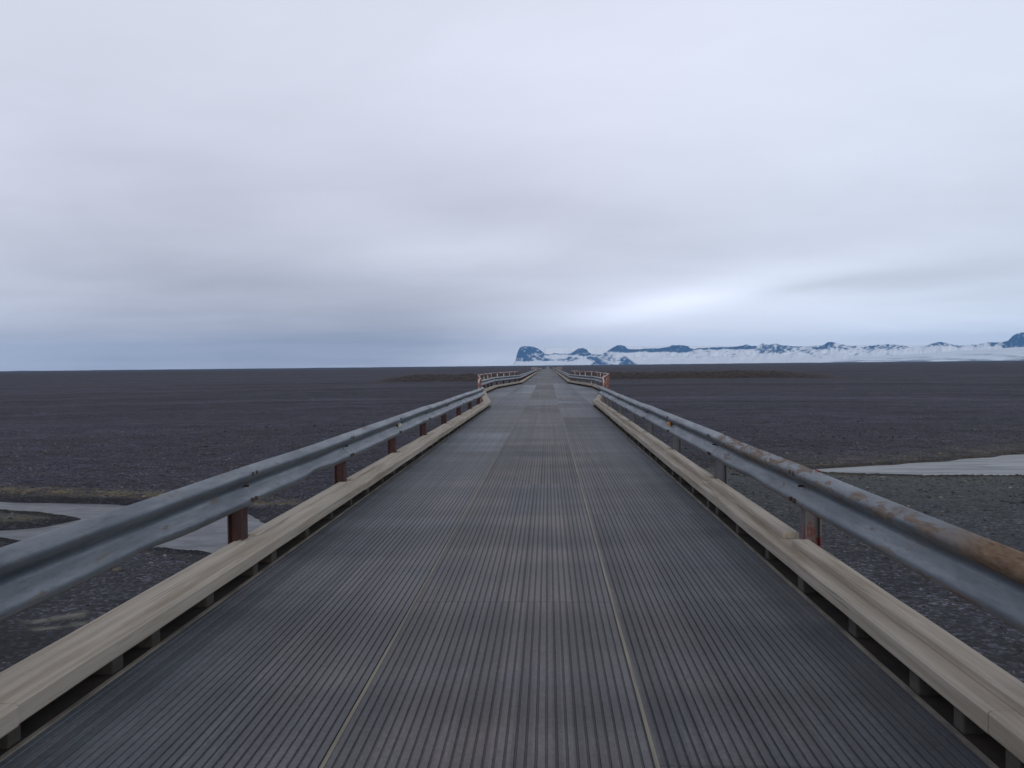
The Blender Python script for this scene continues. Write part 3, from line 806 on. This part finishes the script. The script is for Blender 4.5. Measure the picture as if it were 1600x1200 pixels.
DM = 24000.0
def hz(px): return 580 - .010625 * px                # horizon line in the photo
def mountains():
    na, nd = 2400, 64
    A = np.linspace(794, 1980, na)
    top = np.interp(A, [p[0] for p in TOP], [p[1] for p in TOP])
    top += (fbm(A / 7, A * 0 + 1, 61, 4) - .5) * 1.4 * np.clip((A - 803) / 6, 0, 1)
    Hm = np.maximum(hz(A) - top, 0) * DM / F               # metres above the eye
    d = np.linspace(0, 1, nd)
    Ag, Dg = np.meshgrid(A, d)
    Hg = np.broadcast_to(Hm, Ag.shape)
    ker = np.hanning(81); ker /= ker.sum(); Hs = np.convolve(np.pad(Hm, 40, 'edge'), ker, 'valid')
    Hs = np.broadcast_to(np.minimum(Hs, Hm * 1.15 + 20), Ag.shape)
    # profile: talus, cliff, plateau
    g1 = fbm(Ag / 17, Dg * 3, 71, 4); rid = np.abs(fbm(Ag / 9, Dg * 2.2 + 7, 72, 3) - .5) * 2
    q = np.clip(Dg / .62, 0, 1)
    frac = np.where(q < .6, .52 * (q / .6) ** 1.25, .52 + .48 * np.clip((q - .6) / .32, 0, 1) ** .75)
    frac = frac - .09 * rid * np.sin(np.clip(frac, 0, 1) * math.pi)
    mixf = np.clip((frac - .5) / .4, 0, 1)
    z = (Hs * (1 - mixf) + Hg * mixf) * frac
    back = np.clip((Dg - .62) / .38, 0, 1)
    dep = Dg * 2600
    dist = DM - 500 * np.sin((Ag - 800) / 60) * 0 + dep + (g1 - .5) * 500 * (1 - back)
    z = z * (dist / DM) - back ** 1.5 * 200
    plat = (hz(Ag) - 541.8 - (fbm(Ag / 22, Ag * 0, 67, 4) - .5) * 3.0) * DM / F * np.clip((Ag - 838) / 14, 0, 1) * np.clip((1570 - Ag) / 40, .2, 1)
    z = np.maximum(z, plat * np.clip((Dg - .72) / .14, 0, 1) * (dist / DM) * (Dg < .97))
    # direction for each azimuth at the horizon
    az_ = np.array([(lambda r: math.atan2(r.x, r.y))(ray(a, hz(a))) for a in A])
    AZ = np.broadcast_to(az_, Ag.shape)
    X_ = dist * np.sin(AZ); Y_ = dist * np.cos(AZ)
    zw = HC + z; zw[0] = ZG - 30
    # rock/snow in photo coordinates: yy = where that height shows
    yy = hz(Ag) - z * F / dist
    e1 = (fbm(Ag / 4, yy / 2.2, 81, 5) - .5); e2 = (fbm(Ag / 14, yy / 5, 83, 4) - .5)
    rock = np.zeros(Ag.shape)
    def reg(x0, x1, y0, y1, amt=1.0, sx=4, sy=1.0, e=3.0, sl=0, sr=0):
        nonlocal rock
        x0 = x0 + sl * (yy - y0); x1 = x1 + sr * (yy - y0)
        a = Ag + e1 * 14 * e / 3; y_ = yy + e2 * e + e1 * e * .6
        k = 1 / (1 + np.exp(-(a - x0) / sx * 3)) / (1 + np.exp((a - x1) / sx * 3)) / (1 + np.exp(-(y_ - y0) / sy * 2.2)) / (1 + np.exp((y_ - y1) / sy * 2.2))
        rock = np.maximum(rock, k * amt) if amt > 0 else rock * (1 + k * amt)
    reg(796, 852, 530, 560, 1, 3, 1, 1.5); reg(806, 868, 559, 564, .85); reg(845, 905, 548.5, 556, .95, 5, 1); reg(925, 950, 551, 557, .9, 4, 1); 
    reg(868, 905, 558, 565, .8); reg(888, 930, 538, 556, 1, 4); reg(915, 925, 549, 570, .95, 4, 1, 3, .1, 1.2); reg(938, 992, 535, 551, 1, 4)
    reg(936, 968, 551, 572, .5, 8, 1, 6); reg(962, 972, 552, 574, .95, 5, 1, 3, .25, 1.35); reg(975, 1082, 535, 550, 1.2, 3, .8, 1.6)
    reg(1040, 1082, 535, 551, 1); reg(1080, 1182, 535, 546.5, 1.0, 4, .8, 2); reg(1155, 1178, 535, 545, 1, 3, .8, 1.5)
    reg(1185, 1260, 535, 552, .62, 5, 2, 9); reg(1240, 1400, 530, 547, .62, 6, 2, 8); reg(1288, 1304, 530, 542, 1, 3, .8)
    reg(1400, 1560, 530, 545, .62, 6, 1.5, 6); reg(1490, 1565, 536, 543, .7, 5, 1, 2); reg(1566, 1990, 515, 552, 1, 4, 1, 2)
    reg(860, 888, 554, 561, -.8, 3, 1, 2); reg(897, 926, 562, 574, -.85, 4, 1, 2); reg(960, 976, 552, 560, -.9, 4, 1, 2); reg(811, 818, 547, 550, -.35, 3, 1, 2)
    gul = (fbm(Ag / 3.2 + yy * .9, yy / 2.4, 91, 4) - .5)
    rock = rock + (gul * 1.5 + .10) * ((Ag > 990) & (Ag < 1420)) * np.clip((568 - yy) / 14, 0, 1)
    rock = rock + np.clip(rock, 0, .6) * e1 * 3.0 + np.clip(rock, 0, 1) * e2 * -.9
    rock = np.clip((rock - .25) * 1.7, 0, 1) * np.clip((.80 - Dg) / .06, 0, 1)
    P_ = np.stack([X_, Y_, zw], -1).reshape(-1, 3)
    I = np.arange(na * nd).reshape(nd, na)
    Fq = np.stack([I[:-1, :-1], I[:-1, 1:], I[1:, 1:], I[1:, :-1]], -1).reshape(-1, 4)
    m, t, b = mat('snowy_cliffs'); rk = t.attr('rock')
    t.put(b.inputs['Base Color'], t.mix(rk, (.92, .93, .94, 1), (.035, .065, .135, 1))); b.inputs['Roughness'].default_value = .9  # rock blue puts part of the distance haze into the colour
    tag(npmesh('mountains', P_, Fq, m, True, {'rock': rock}), kind='structure')
    # glacier tongue sloping down in front of them on the right
    na, nd = 700, 24
    A = np.linspace(1290, 1980, na); d = np.linspace(0, 1, nd); Ag, Dg = np.meshgrid(A, d)
    topy = np.interp(A, [1290, 1340, 1420, 1500, 1560, 1600, 1700, 1980], [566, 559, 555, 550.5, 547, 545, 542, 536])
    DG = 19000.0
    Hm = (hz(A) - topy) * DG / F
    dist = DG + Dg * 2500
    z = np.clip(np.broadcast_to(Hm, Ag.shape), 0, None) * np.sin(Dg * math.pi / 2) * (dist / DG) + (fbm(Ag / 12, Dg * 5, 101, 4) - .5) * 22 * Dg
    az_ = np.array([(lambda r: math.atan2(r.x, r.y))(ray(a, hz(a))) for a in A]); AZ = np.broadcast_to(az_, Ag.shape)
    zw = HC + z; zw[0] = ZG - 20
    P_ = np.stack([dist * np.sin(AZ), dist * np.cos(AZ), zw], -1).reshape(-1, 3)
    I = np.arange(na * nd).reshape(nd, na)
    Fq = np.stack([I[:-1, :-1], I[:-1, 1:], I[1:, 1:], I[1:, :-1]], -1).reshape(-1, 4)
    dirt = np.clip((fbm(Ag / 40, Dg * 9 + Ag / 60, 105, 5) - .47) * 4, 0, 1) * np.clip(1.05 - Dg * 1.5, 0, 1)
    m, t, b = mat('glacier_ice'); rk = t.attr('dirt')
    t.put(b.inputs['Base Color'], t.mix(rk, (.86, .89, .91, 1), (.16, .17, .19, 1))); b.inputs['Roughness'].default_value = .7
    tag(npmesh('glacier', P_, Fq, m, True, {'dirt': dirt}), kind='structure')
mountains()

# ------------------------------------------------------------------ air
def haze():
    mb = MB(); mb.box(-30000, 30000, -30000, 30000, ZG - 60, 900)
    m = bpy.data.materials.new('haze_air'); m.use_nodes = True; t = NT(m.node_tree)
    t.n.remove(t.n['Principled BSDF'])
    pv = t.new('ShaderNodeVolumePrincipled'); t.l.new(pv.outputs[0], t.n['Material Output'].inputs['Volume'])
    pv.inputs['Density'].default_value = 2.2e-5; pv.inputs['Color'].default_value = (.22, .55, 1.0, 1)
    o = mb.build('haze', m); tag(o, kind='stuff')
haze()
